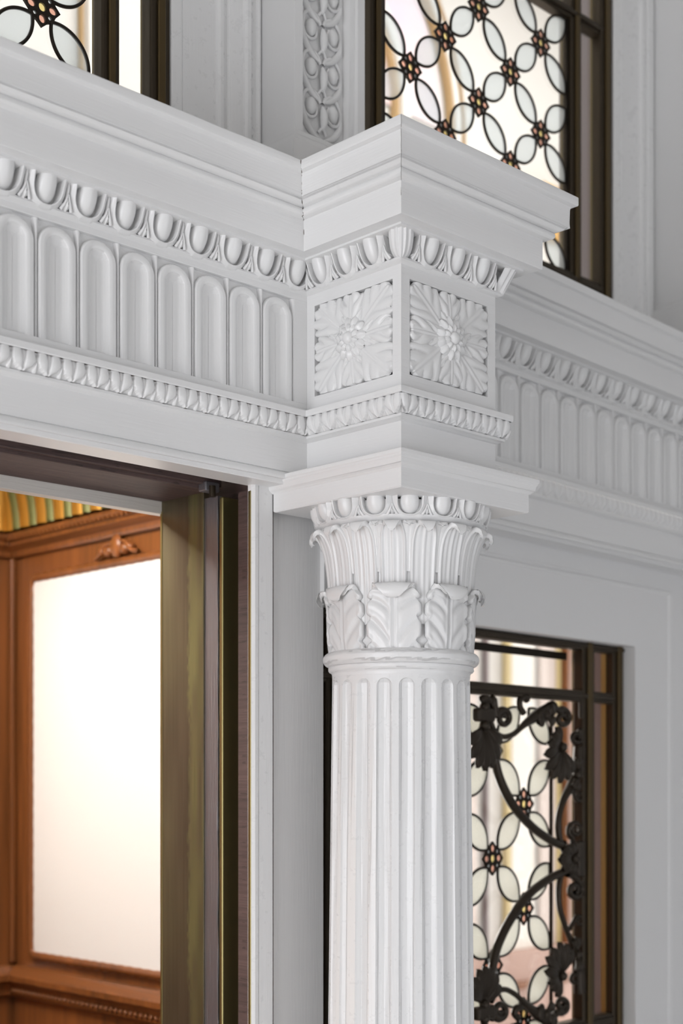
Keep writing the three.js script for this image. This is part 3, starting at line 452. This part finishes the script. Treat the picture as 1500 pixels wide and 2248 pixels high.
// ---------------------------------------------------------------- bronze grille, mirrored about the window's axis
{
  const o = splay(thing('window_grille', 'dark bronze scrolling acanthus grille in front of the side window', 'grille')), D = 0.222;
  const q = (x, y, sg, dz = 0) => { const [s, h] = px(x, y, D); return [sg > 0 ? s : 2 * AX - s, EYE + h, -D + dz]; };
  const stem = (pts, r, sg, nm = 'stem', z = 0) => part(nm, tube(pts.map(([x, y, dz]) => q(x, y, sg, (dz || 0) + z)), r, 44, 10), M.iron, o);
  const spiral = (cx, cy, rx, turns, a0, dir, sg, start, r0 = 0.0105) => {      // volute with a thinning end
    const pts = start.map(p => [p[0], p[1]]), n = 22; for (let i = 0; i <= n; i++) { const t = i / n, a = (a0 + dir * t * turns * 360) * Math.PI / 180, k = 1 - 0.78 * t; pts.push([cx + rx * k * Math.cos(a), cy - rx * 1.22 * k * Math.sin(a)]); }
    return part('volute', tube(pts.map(([x, y]) => q(x, y, sg)), t => r0 * (1 - 0.35 * t), 70, 9), M.iron, o);
  };
  const leafLobe = (cx, cy, ang, len, w, sg, lift = 0.012) => {                   // one rounded petal of a palmette
    const c = q(cx, cy, sg), a = sg > 0 ? ang : Math.PI - ang, rows = [];
    for (let i = 0; i <= 12; i++) { const t = i / 12, ww = w * (0.32 + 0.68 * sst(0.15, 0.8, t)) * Math.sqrt(Math.max(0.01, 1 - sst(0.78, 1.02, t) ** 2)), l = len * t, r = []; for (let j = 0; j < 12; j++) { const b = j / 12 * 2 * Math.PI, u = Math.cos(b) * ww, z = Math.sin(b) * 0.006 + lift * Math.sin(Math.PI * Math.min(1, t * 0.75)) + (Math.sin(b) > 0 ? -0.003 * Math.exp(-((Math.cos(b) / 0.3) ** 2)) : 0); r.push([c[0] + Math.cos(a) * l - Math.sin(a) * u, c[1] + Math.sin(a) * l + Math.cos(a) * u, c[2] + z]); } rows.push(r); }
    return grid(rows, { closeU: true, crease: 3.2 });
  };
  const fan = (nm, cx, cy, angs, len, w, sg, hang) => { const m = part(nm, new THREE.SphereGeometry(0.012, 12, 8).translate(...q(cx, cy, sg, 0.008)), M.iron, o); angs.forEach(a => part('lobe', leafLobe(cx, cy, a * Math.PI / 180, typeof len === 'function' ? len(a) : len, w, sg), M.iron, m)); return m; };
  const R = t => 0.0094 + 0.0012 * Math.sin(Math.PI * t);
  for (const sg of [1, -1]) {
    // stems
    stem([[1070, 1610], [1083, 1650], [1097, 1708], [1125, 1765], [1165, 1812], [1210, 1845], [1245, 1862]], R, sg);
    stem([[1077, 2150], [1092, 2080], [1120, 2020], [1160, 1965], [1205, 1930], [1240, 1912]], R, sg);
    stem([[1074, 1575], [1086, 1605], [1103, 1617], [1127, 1612], [1152, 1590], [1180, 1570], [1215, 1550]], t => 0.0065 + 0.010 * sst(0.45, 0.8, t) * (1 - 0.3 * t), sg);
    stem([[1078, 2200], [1090, 2178], [1108, 2172], [1130, 2182], [1155, 2205], [1185, 2230], [1215, 2242]], t => 0.0065 + 0.010 * sst(0.45, 0.8, t) * (1 - 0.3 * t), sg);
    stem([[1272, 1640], [1268, 1690], [1256, 1722], [1238, 1755], [1227, 1795], [1228, 1835], [1240, 1872]], t => 0.014 - 0.006 * sst(0.2, 0.6, t), sg);
    stem([[1240, 1900], [1228, 1940], [1228, 1985], [1240, 2030], [1255, 2070], [1268, 2120], [1272, 2180]], t => 0.007 + 0.007 * sst(0.55, 0.9, t), sg);
    // volutes
    spiral(1105, 1577, 17, 1.45, 165, -1, sg, [[1073, 1548], [1082, 1535]], 0.0098); spiral(1097, 2218, 17, 1.45, 195, 1, sg, [[1076, 2240]], 0.0098);
    spiral(1235, 1577, 17, 1.4, 120, -1, sg, [[1205, 1548]], 0.0095); spiral(1265, 1618, 14, 1.3, 60, -1, sg, [[1277, 1660], [1280, 1635]], 0.0085);
    spiral(1263, 1822, 17, 1.4, 250, -1, sg, [[1250, 1870], [1238, 1850]].reverse().concat([]), 0.0075); spiral(1262, 1954, 17, 1.45, 60, -1, sg, [[1246, 1918], [1256, 1921]], 0.0098);
    spiral(1233, 2206, 15, 1.4, 240, 1, sg, [[1208, 2240]], 0.0095); spiral(1263, 2150, 13, 1.3, 300, 1, sg, [[1277, 2120]], 0.0085);
    spiral(1271, 2022, 10, 1.2, 170, -1, sg, [[1250, 2040]], 0.006); spiral(1272, 1748, 10, 1.2, 190, 1, sg, [[1255, 1725]], 0.006);
    stem([[1150, 1566], [1142, 1553], [1141, 1538], [1148, 1530], [1157, 1534]], t => 0.0075 + 0.003 * sst(0.7, 1, t), sg, 'volute'); stem([[1138, 2235], [1130, 2225], [1133, 2214], [1145, 2212]], t => 0.008, sg, 'volute');
    // fan palmettes
    fan('palmette', 1229, 1640, [118, 146, 170, 195, 218, 240, 262, 284, 308], a => 0.052 + 0.034 * sst(150, 228, a) - 0.012 * sst(255, 310, a), 0.0130, sg);
    fan('palmette', 1229, 2142, [242, 214, 190, 165, 142, 122, 100, 78, 55], a => 0.052 + 0.030 * sst(210, 132, a) - 0.012 * sst(105, 50, a), 0.0130, sg);
    // calyx leaves where the stems branch
    fan('calyx', 1256, 1884, [108, 132, 156, 180, 204, 228, 252], a => 0.040 + 0.024 * sst(120, 180, a) * sst(240, 180, a), 0.0165, sg); part('clasp', boxG(0, 0.030, 0, 0.085, 0, 0.018, 0.006).translate(-0.03, -0.0425, 0).translate(...(() => { const p = q(1278, 1885, sg); return [p[0] + (sg < 0 ? 0.03 : 0), p[1] - EYE, p[2] + 0.012]; })()), M.iron, o);
    fan('sheath', 1192, 1570, [28, 196, 214, 330], 0.036, 0.0145, sg); fan('sheath', 1192, 2226, [330, 165, 148, 40], 0.036, 0.0145, sg); fan('sheath', 1262, 1700, [95, 75, 262, 240], 0.040, 0.0135, sg); fan('sheath', 1262, 2095, [95, 110, 270, 285], 0.042, 0.0135, sg);
    part('corner_leaf', boxG(0, 0.03, 0, 0.05, 0, 0.01, 0.004).translate(...(() => { const p = q(1284, 1560, sg); return [p[0] - (sg > 0 ? 0.022 : 0.008), p[1] - EYE - 0.02, p[2] + 0.006]; })()), M.iron, o);
  }
  // the two bundles of leaves on the axis
  fan('bundle', 1058, 1592, [215, 236, 254, 270, 286, 304, 325], a => 0.064 + 0.036 * Math.cos((a - 270) * Math.PI / 120), 0.0145, 1); fan('bundle', 1058, 1552, [60, 78, 102, 120], 0.026, 0.011, 1);
  fan('bundle', 1058, 2205, [145, 124, 106, 90, 74, 56, 35], a => 0.062 + 0.022 * Math.cos((a - 90) * Math.PI / 120), 0.0145, 1); fan('bundle', 1058, 2235, [250, 270, 290], 0.05, 0.013, 1);
  for (const y of [1570, 2222]) { const p = q(1058, y, 1); part('clasp', new RoundedBoxGeometry(0.062, 0.03, 0.022, 2, 0.007).translate(p[0], p[1], p[2] + 0.006), M.iron, o); }
}
// ---------------------------------------------------------------- wall above: casing, carved pilaster, plain wall
{
  const o = struct('wall_upper', 'white wall round the transoms');
  part('apron', boxG(-1.75, 2.6, 0.63, 1.19, 0.33, 0.42), M.wall, o); part('head', boxG(-1.75, 2.6, 2.24, 3.15, 0.29, 0.42), M.wall, o);
  part('stile', boxG(-0.10, 0.0956, 1.0, 2.25, 0.29, 0.40), M.wall, o); part('stile', boxG(-1.75, -1.30, 1.0, 2.25, 0.29, 0.40), M.wall, o);
  part('wall_below', boxG(-4.4, -1.75, -1.6, 3.15, DW, 0.42), M.wall, o); part('wall_below', boxG(2.6, 4.0, -1.6, 3.15, 0.30, 0.45), M.wall, o);
  const vert = (pts, nm, st) => part(nm, grid(pts.map(([s, d]) => [[s, EYE + 1.0, -d], [s, EYE + 2.25, -d]]), { crease: 0.5 }), M.paintV, st);
  const c = struct('trim_2', 'white moulded casing between the transom and the carved pilaster');
  vert([[-0.2925, 0.33], [-0.2925, 0.293], [-0.290, 0.290], [-0.2715, 0.290], [-0.2705, 0.292], [-0.269, 0.292], [-0.268, 0.290], [-0.1945, 0.290], [-0.193, 0.286], [-0.188, 0.283], [-0.181, 0.283], [-0.177, 0.287], [-0.170, 0.289], [-0.167, 0.284], [-0.164, 0.283], [-0.136, 0.283], [-0.1345, 0.279], [-0.130, 0.276], [-0.122, 0.276], [-0.117, 0.280], [-0.112, 0.284], [-0.105, 0.283], [-0.101, 0.277], [-0.098, 0.277], [-0.093, 0.29]], 'casing', c);
  const e = struct('trim_3', 'white moulded casing beyond the right transom');
  vert([[1.033, 0.33], [1.033, 0.293], [1.036, 0.290], [1.058, 0.290], [1.060, 0.292], [1.062, 0.290], [1.135, 0.290], [1.137, 0.286], [1.142, 0.283], [1.15, 0.283], [1.156, 0.287], [1.164, 0.289], [1.168, 0.284], [1.172, 0.283], [1.19, 0.283], [1.195, 0.30]], 'casing', e);
  part('stile', boxG(1.19, 2.6, 1.0, 2.25, 0.29, 0.40), M.wall, o);
}
function pilaster(o, s0, s1, d0, carve) {
  const c = (s0 + s1) / 2, a = s0 + 0.0195, b = s1 - 0.0183;
  part('core', boxG(s0, s1, 1.06, 2.24, d0 + 0.024, 0.289), M.wall, o);
  part('edge_board', boxG(s0, a, 1.205, 2.25, d0, d0 + 0.024), M.wall, o); part('edge_board', boxG(b, s1, 1.205, 2.25, d0, d0 + 0.024), M.wall, o);
  part('reveal', grid([[b, d0], [b - 0.006, d0 + 0.004], [b - 0.012, d0 + 0.014], [b - 0.018, d0 + 0.0235]].map(([s, d]) => [[s, EYE + 1.205, -d], [s, EYE + 2.25, -d]]), { crease: 3.2 }), M.wall, o);
  const base = [[0.0004, 1.206], [0.004, 1.203], [0.004, 1.196], [0.008, 1.192], [0.012, 1.185], [0.013, 1.180], [0.018, 1.178], [0.018, 1.1]];
  part('base', grid(base.map(([q, h]) => [[s0 - q, EYE + h, -0.30], [s0 - q, EYE + h, -d0 + q], [s1 + q, EYE + h, -d0 + q], [s1 + q, EYE + h, -0.30]]), { crease: 0.5, flip: true }), M.wall, o);
  part('base_board', boxG(s0, s1, 1.19, 1.205, d0 + 0.0005, d0 + 0.024), M.wall, o);
  if (!carve) return;
  const berry = new THREE.SphereGeometry(1, 18, 12); berry.scale(0.0125, 0.0165, 0.011); berry.userData.raw = true;
  const pts = (sg, arr, z) => arr.map(([x, y, zz]) => [sg * x, y, (zz || 0) + z]);
  const ring = sg => tube(pts(sg, [[0.003, 0.012], [0.012, 0.026], [0.026, 0.031], [0.042, 0.022], [0.0475, 0.0], [0.041, -0.017], [0.028, -0.021], [0.015, -0.014], [0.0135, 0.0], [0.018, 0.010]], 0.0), t => 0.0042 - 0.0012 * t, 40, 8);
  const blade = sg => tube(pts(sg, [[0.050, -0.004], [0.044, -0.026], [0.030, -0.044], [0.014, -0.054], [0.002, -0.058]], 0), t => 0.002 + 0.005 * Math.sin(Math.PI * clamp(t * 0.9 + 0.05)), 24, 8);
  const bud = tube([[0, 0.006, 0.003], [0, -0.012, 0.007], [0, -0.030, 0.006], [0, -0.040, 0.001]], t => 0.002 + 0.0062 * Math.sin(Math.PI * t) ** 0.8, 18, 8), tip = tube([[-0.010, -0.046, 0.001], [0, -0.036, 0.004], [0.010, -0.046, 0.001]], 0.0028, 12, 7);
  const rings = { 1: ring(1), '-1': ring(-1) }, blades = { 1: blade(1), '-1': blade(-1) }, bg = cat([bud, tip]);
  for (let k = 0; k < 14; k++) {
    const y = EYE + 1.2735 + 0.0737 * k, z = -(d0 + 0.021);
    const put = (nm, g, s, yy) => { const m = part(nm, g, M.relief, o); m.position.set(s, yy, z); return m; };
    for (const sg of [-1, 1]) { put('berry', berry, c - 0.0045 + sg * 0.0275, y); put('scroll', rings[sg], c - 0.0045, y); put('blade', blades[sg], c - 0.0045, y); }
    put('bud', bg, c - 0.0045, y);
  }
}
{
  const o = thing('carved_pilaster', 'white pilaster with carved scrolls and berries rising behind the entablature block', 'pilaster'); pilaster(o, -0.0935, 0.0843, 0.184, true);
  const p = thing('plain_pilaster', 'shaded plain pilaster beyond the right transom casing', 'pilaster'); pilaster(p, 1.20, 1.38, 0.08, false);
}
// ---------------------------------------------------------------- lift doorway: jamb and head
{
  const o = struct('door_1', 'lift doorway with bronze jamb and wooden head'), lo = -1.6, hi = 0.528, J = SJ, L = -1.45;
  for (const [sg, X] of [[1, J], [-1, L]]) {
    const b = (nm, s0, s1, d0, d1, m, top, r = 0) => part(nm, boxG(X + sg * s0, X + sg * s1, lo, top, d0, d1, r), m, o);
    b('gilt_edge', 0.0, 0.02, 0.168, 0.177, M.gold, hi - 0.01, 0.002); b('slot_side', 0.010, 0.06, 0.177, 0.216, M.headWood, hi - 0.006); b('slot_back', 0.05, 0.06, 0.214, 0.25, M.headWood, hi - 0.006);
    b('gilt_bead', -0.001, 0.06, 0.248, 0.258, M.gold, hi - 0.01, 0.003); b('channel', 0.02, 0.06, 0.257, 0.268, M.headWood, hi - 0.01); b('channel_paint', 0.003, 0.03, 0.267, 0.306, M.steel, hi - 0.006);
    b('jamb_plate', 0.0, 0.02, 0.306, 0.441, M.jamb, 0.536, 0.0015); b('jamb_edge', -0.0012, 0.02, 0.434, 0.440, M.gold, 0.515, 0.0005); b('jamb_core', 0.06, 0.10, 0.19, 0.441, M.headWood, 0.6);
  }
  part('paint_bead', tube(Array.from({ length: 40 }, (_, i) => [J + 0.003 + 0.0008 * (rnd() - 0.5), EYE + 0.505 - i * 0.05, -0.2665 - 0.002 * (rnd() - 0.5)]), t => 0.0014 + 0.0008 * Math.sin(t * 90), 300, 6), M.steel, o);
  const hb = (nm, h0, h1, d0, d1, m, r = 0) => part(nm, boxG(L - 0.05, J + 0.015, h0, h1, d0, d1, r), m, o);
  hb('head_slot', 0.60, 0.62, 0.165, 0.29, M.headWood); hb('slot_lip', 0.540, 0.60, 0.270, 0.283, M.headWood, 0.002);
  hb('head_board', 0.5335, 0.57, 0.283, 0.436, M.headWood, 0.0015); hb('head_lip', 0.5105, 0.60, 0.4365, 0.46, M.lipWood, 0.001); hb('head_core', 0.57, 0.62, 0.283, 0.46, M.headWood);
  part('slot_bracket', boxG(J - 0.028, J + 0.004, 0.527, 0.545, 0.262, 0.285, 0.003), M.steel, o);
  part('slot_bolt', new THREE.CylinderGeometry(0.006, 0.006, 0.02, 14).translate(J - 0.016, EYE + 0.526, -0.258), M.bronzeDark, o);
}
// ---------------------------------------------------------------- the lift car behind the doorway
const LS = 0.22, LB = 1.735;                                                 // inner face of its right wall, of its back wall
{
  const o = thing('lift_car', 'mahogany panelled lift car with cream panel and gilded cove seen through the doorway', 'lift');
  const L = -1.75, PT = 0.548, PB = -0.470;
  part('floor_plate', boxG(L, LS + 0.05, -1.598, -1.56, 0.47, LB + 0.05), M.mahogany, o); part('roof', boxG(L, LS + 0.05, 1.0, 1.05, 0.47, LB + 0.05), M.creamPanel, o);
  part('side_wall', boxG(LS, LS + 0.05, -1.56, 1.0, 0.47, LB + 0.05), M.mahogany, o); part('side_wall', boxG(L - 0.05, L, -1.56, 1.0, 0.47, LB + 0.05), M.mahogany, o); part('back_wall', boxG(L, LS, -1.56, 1.0, LB, LB + 0.05), M.mahogany, o);
  // front return beside the doorway
  part('front_return', boxG(SJ + 0.09, LS, -1.56, 1.0, 0.465, 0.49), M.mahogany, o);
  // cream panel with rounded corners and its carved moulding, on the right wall (x turned towards the car) and on the back wall
  const rr = (w, h, r) => { const s = new THREE.Shape(); s.moveTo(r, 0); s.lineTo(w - r, 0); s.absarc(w - r, r, r, -Math.PI / 2, 0); s.lineTo(w, h - r); s.absarc(w - r, h - r, r, 0, Math.PI / 2); s.lineTo(r, h); s.absarc(r, h - r, r, Math.PI / 2, Math.PI); s.lineTo(0, r); s.absarc(r, r, r, Math.PI, Math.PI * 1.5); return s; };
  const panel = (w, matrix) => {
    const g = new THREE.ExtrudeGeometry(rr(w, PT - PB, 0.02), { depth: 0.008, bevelEnabled: false }); g.applyMatrix4(matrix); g.userData.raw = true; const pn = part('cream_panel', g, M.creamPanel, o);
    const sp = rr(w, PT - PB, 0.02).getSpacedPoints(200), mo = tube(sp.slice(0, 200).map(p => [p.x, p.y, 0.004]), t => 0.0125 + 0.0007 * Math.sin(t * 200 * Math.PI), 400, 8, true); mo.applyMatrix4(matrix); part('panel_moulding', mo, M.mahogany, pn);
  };
  const onRight = (z0) => new THREE.Matrix4().makeBasis(new THREE.Vector3(0, 0, 1), new THREE.Vector3(0, 1, 0), new THREE.Vector3(-1, 0, 0)).setPosition(LS, EYE + PB, -z0);
  panel(0.98, onRight(1.627)); panel(0.8, new THREE.Matrix4().setPosition(LS - 0.10 - 0.8 - 0.06, EYE + PB, -LB));
  // mouldings: profile (offset into the car, height) round right and back wall
  const mould = (nm, prof, m) => part(nm, grid(prof.map(([q, h]) => [[LS - q, EYE + h, -0.49], [LS - q, EYE + h, -LB + q], [L, EYE + h, -LB + q]]), { crease: 0.6 }), m, o);
  mould('cornice', [[0, 0.612], [0.012, 0.613], [0.016, 0.620], [0.016, 0.628], [0.024, 0.634], [0.034, 0.642], [0.034, 0.652], [0.040, 0.655], [0.046, 0.662], [0.046, 0.672], [0.0, 0.676]], M.mahogany);
  for (let k = 0; k < 60; k++) part('dentil', boxG(LS - 0.045, LS - 0.034, 0.653, 0.664, 0.52 + k * 0.02, 0.531 + k * 0.02), M.mahogany, o);
  mould('ledge', [[0, -0.505], [0.010, -0.507], [0.014, -0.515], [0.030, -0.525], [0.034, -0.530], [0.034, -0.545], [0.020, -0.553], [0.016, -0.565], [0.016, -0.585], [0.008, -0.592], [0, -0.594]], M.mahogany);
  for (let k = 0; k < 56; k++) part('bead', new THREE.SphereGeometry(0.007, 8, 6).translate(LS - 0.018, EYE - 0.573, -0.52 - k * 0.0215), M.mahogany, o);
  for (const [z0, z1] of [[0.55, 0.95], [1.02, 1.62]]) part('wainscot_panel', boxG(LS - 0.012, LS + 0.01, -1.35, -0.66, z0, z1, 0.008), M.mahogany, o);
  part('corner_post', boxG(LS - 0.018, LS, -0.5, 0.612, LB - 0.02, LB, 0.006), M.mahogany, o);
  // gilded cove: upright leaves, gold and green in turn, curving in towards the ceiling
  const cove = (nm, w, m) => { const rows = []; for (let i = 0; i <= 10; i++) { const t = i / 10, a = t * 1.25, q = 0.05 + 0.20 * (1 - Math.cos(a)), h = 0.676 + 0.26 * Math.sin(a); rows.push(Array.from({ length: 7 }, (_, j) => { const v = j / 3 - 1; return [v * w / 2, EYE + h - 0.0 * v, q + 0.010 * (1 - v * v)]; })); } return grid(rows, { crease: 3.2 }); };
  const cg = cove('gold', 0.052), cn = cove('green', 0.036);
  for (let k = 0; k < 14; k++) { const z = -LB + 0.06 + k * 0.085; for (const [g, m, dz] of [[cg, M.leafGold, 0], [cn, M.leafGreen, 0.0435]]) { const l = part('cove_leaf', g, m, o); l.rotation.y = -Math.PI / 2; l.position.set(LS, 0, z + dz); const b = part('cove_leaf', g, m, o); b.position.set(LS - 0.06 - k * 0.085 - dz, 0, -LB); } }
  // small carved cartouche above the cream panel
  const car = new THREE.Group(); car.name = 'cartouche'; o.add(car); car.position.set(LS - 0.012, EYE + 0.578, -1.215); car.rotation.y = -Math.PI / 2;
  const bl = (x, y, rx, ry) => { const g = new THREE.SphereGeometry(1, 14, 10); g.scale(rx, ry, 0.012); g.translate(x, y, 0); g.userData.raw = true; part('boss', g, M.mahogany, car); };
  bl(0, 0.010, 0.024, 0.030); for (const s of [-1, 1]) { bl(s * 0.035, 0.0, 0.018, 0.014); bl(s * 0.062, 0.002, 0.012, 0.011); part('scroll', tube([[s * 0.02, 0.02, 0], [s * 0.045, 0.016, 0.004], [s * 0.07, -0.006, 0.004], [s * 0.095, -0.012, 0]], 0.006, 20, 8), M.mahogany, car); }
  const lamp = new THREE.Group(); lamp.name = 'ceiling_lamp'; o.add(lamp); part('diffuser', boxG(-1.1, -0.4, 0.992, 0.999, 0.6, 1.3), M.lampGlass, lamp); part('frame', cat([boxG(-1.13, -0.37, 0.985, 1.0, 0.57, 0.6), boxG(-1.13, -0.37, 0.985, 1.0, 1.3, 1.33), boxG(-1.13, -1.1, 0.985, 1.0, 0.6, 1.3), boxG(-0.4, -0.37, 0.985, 1.0, 0.6, 1.3)]), M.gilt, lamp);
}
// ---------------------------------------------------------------- the room behind the leaded windows
{
  const B = 1.78, o = struct('wall_back', 'bright cream wall of the room behind the leaded windows');
  part('plaster', boxG(-4.4, 4.0, -1.6, 3.15, B + 0.08, B + 0.2), M.roomWall, o);
  part('side_plaster', boxG(-2.2, -2.05, -1.6, 3.15, 0.42, B + 0.1), M.roomWall, o);
  // arch with tan mouldings round a faded mural, fitted through three points of its outer ring
  const D = B + 0.075, pw = (x, y) => px(x, y, D, false), [p1, p2, p3] = [pw(925, 0), pw(955, 90), pw(983, 260)];
  const det = 2 * ((p2[0] - p1[0]) * (p3[1] - p1[1]) - (p2[1] - p1[1]) * (p3[0] - p1[0])), q2 = (p2[0] ** 2 + p2[1] ** 2 - p1[0] ** 2 - p1[1] ** 2), q3 = (p3[0] ** 2 + p3[1] ** 2 - p1[0] ** 2 - p1[1] ** 2);
  const ccx = ((p3[1] - p1[1]) * q2 - (p2[1] - p1[1]) * q3) / det, ccy = ((p2[0] - p1[0]) * q3 - (p3[0] - p1[0]) * q2) / det, RR = Math.hypot(p1[0] - ccx, p1[1] - ccy);
  const ring = (r, w, dz, m) => { const n = 48, rows = []; for (let i = 0; i <= n; i++) { const a = Math.PI * i / n; rows.push([[r - w, 0], [r - w * 0.6, dz], [r + w * 0.6, dz], [r + w, 0]].map(([q, z]) => [ccx + q * Math.cos(a), EYE + ccy + q * Math.sin(a), -D + z])); }
    rows.unshift(rows[0].map(p => [p[0], EYE + 1.95, p[2]])); rows.push(rows[rows.length - 1].map(p => [p[0], EYE + 1.95, p[2]])); part('arch_moulding', grid(rows, { crease: 0.5 }), m, o); };
  ring(RR, 0.012, 0.03, M.tan); ring(RR + 0.04, 0.022, 0.02, M.creamPanel); ring(RR + 0.075, 0.005, 0.02, M.tan); ring(RR - 0.25, 0.03, 0.03, M.creamPanel); ring(RR - 0.295, 0.012, 0.03, M.tan);
  const mur = new THREE.CircleGeometry(RR - 0.03, 48, 0, Math.PI); mur.translate(ccx, EYE + ccy, -D + 0.004); mur.userData.raw = true; part('mural', mur, M.mural, o);
  const g0 = pw(1230, 470), g1 = pw(1230, 540); let gs = pw(1150, 480)[0];
  const gp = [[0, g1[1]], [0.03, g1[1] + 0.01], [0.03, g1[1] + 0.06], [0.06, g1[1] + 0.09], [0.06, g1[1] + 0.14], [0.10, g1[1] + 0.17], [0.12, g0[1]], [0, g0[1] + 0.01]];
  part('gilt_cornice', grid(gp.map(([q, h]) => [[gs, EYE + h, -D + q], [4.0, EYE + h, -D + q]]), { crease: 0.5 }), M.gilt, o);
  part('gilt_band', boxG(gs, 4.0, g1[1] - 0.26, g1[1] - 0.14, D - 0.02, D, 0.004), M.gilt, o);
  // what stands behind the side window: hangings, posts and a wainscot
  const bandAt = (nm, x0, x1, m, dz, hb = -1.6, ht = 1.1) => part(nm, boxG(pw(x0, 1500)[0], pw(x1, 1500)[0], hb, ht, D - dz, D, 0.004), m, o);
  bandAt('hanging', 905, 1040, M.pinkWall, 0.02); bandAt('gilt_strip', 1102, 1110, M.straw, 0.03); bandAt('hanging', 1112, 1160, M.curtain, 0.03); bandAt('hanging', 1180, 1213, M.pinkWall, 0.02); bandAt('gilt_strip', 1213, 1220, M.straw, 0.03);
  bandAt('post', 1222, 1243, M.mahogany, 0.06); bandAt('hanging', 1245, 1262, M.pinkWall, 0.02); bandAt('gilt_strip', 1263, 1270, M.straw, 0.03); bandAt('post', 1058, 1066, M.mauve, 0.02); bandAt('hanging', 1280, 1420, M.pinkWall, 0.02);
  part('wainscot', boxG(0.3, 4.0, -1.6, pw(1100, 2085)[1], D - 0.08, D, 0.01), M.wainscot, o); part('wainscot_rail', boxG(0.3, 4.0, pw(1100, 2150)[1] - 0.03, pw(1100, 2150)[1], D - 0.10, D, 0.006), M.mahogany, o);
  const w8 = struct('added_window_8', 'added unseen window in the far wall, backlighting the leaded glass'); part('pane', boxG(0.5, 1.5, -1.1, 0.6, D - 0.02, D - 0.005), M.daylight, w8); part('frame', cat([boxG(0.46, 1.54, 0.6, 0.66, D - 0.04, D - 0.004), boxG(0.46, 1.54, -1.16, -1.1, D - 0.04, D - 0.004), boxG(0.46, 0.5, -1.1, 0.6, D - 0.04, D - 0.004), boxG(1.5, 1.54, -1.1, 0.6, D - 0.04, D - 0.004)]), M.roomWall, w8);  // glowing pane added out of view as a backlight for the glass lenses
  const w7 = struct('added_window_7', 'added unseen side window that brightens the back room'); part('pane', boxG(3.93, 3.95, -1.2, 0.7, 0.75, 1.75), M.daylight, w7);  // glowing pane added only to brighten the room behind the glass
  const sk = struct('added_window_6', 'added skylight that lights the back room'); part('pane', boxG(-0.7, 3.5, 3.135, 3.145, 0.45, 1.0), M.daylight, sk);  // glowing ceiling pane added to light the back wall
}
renderer.render(scene, camera);
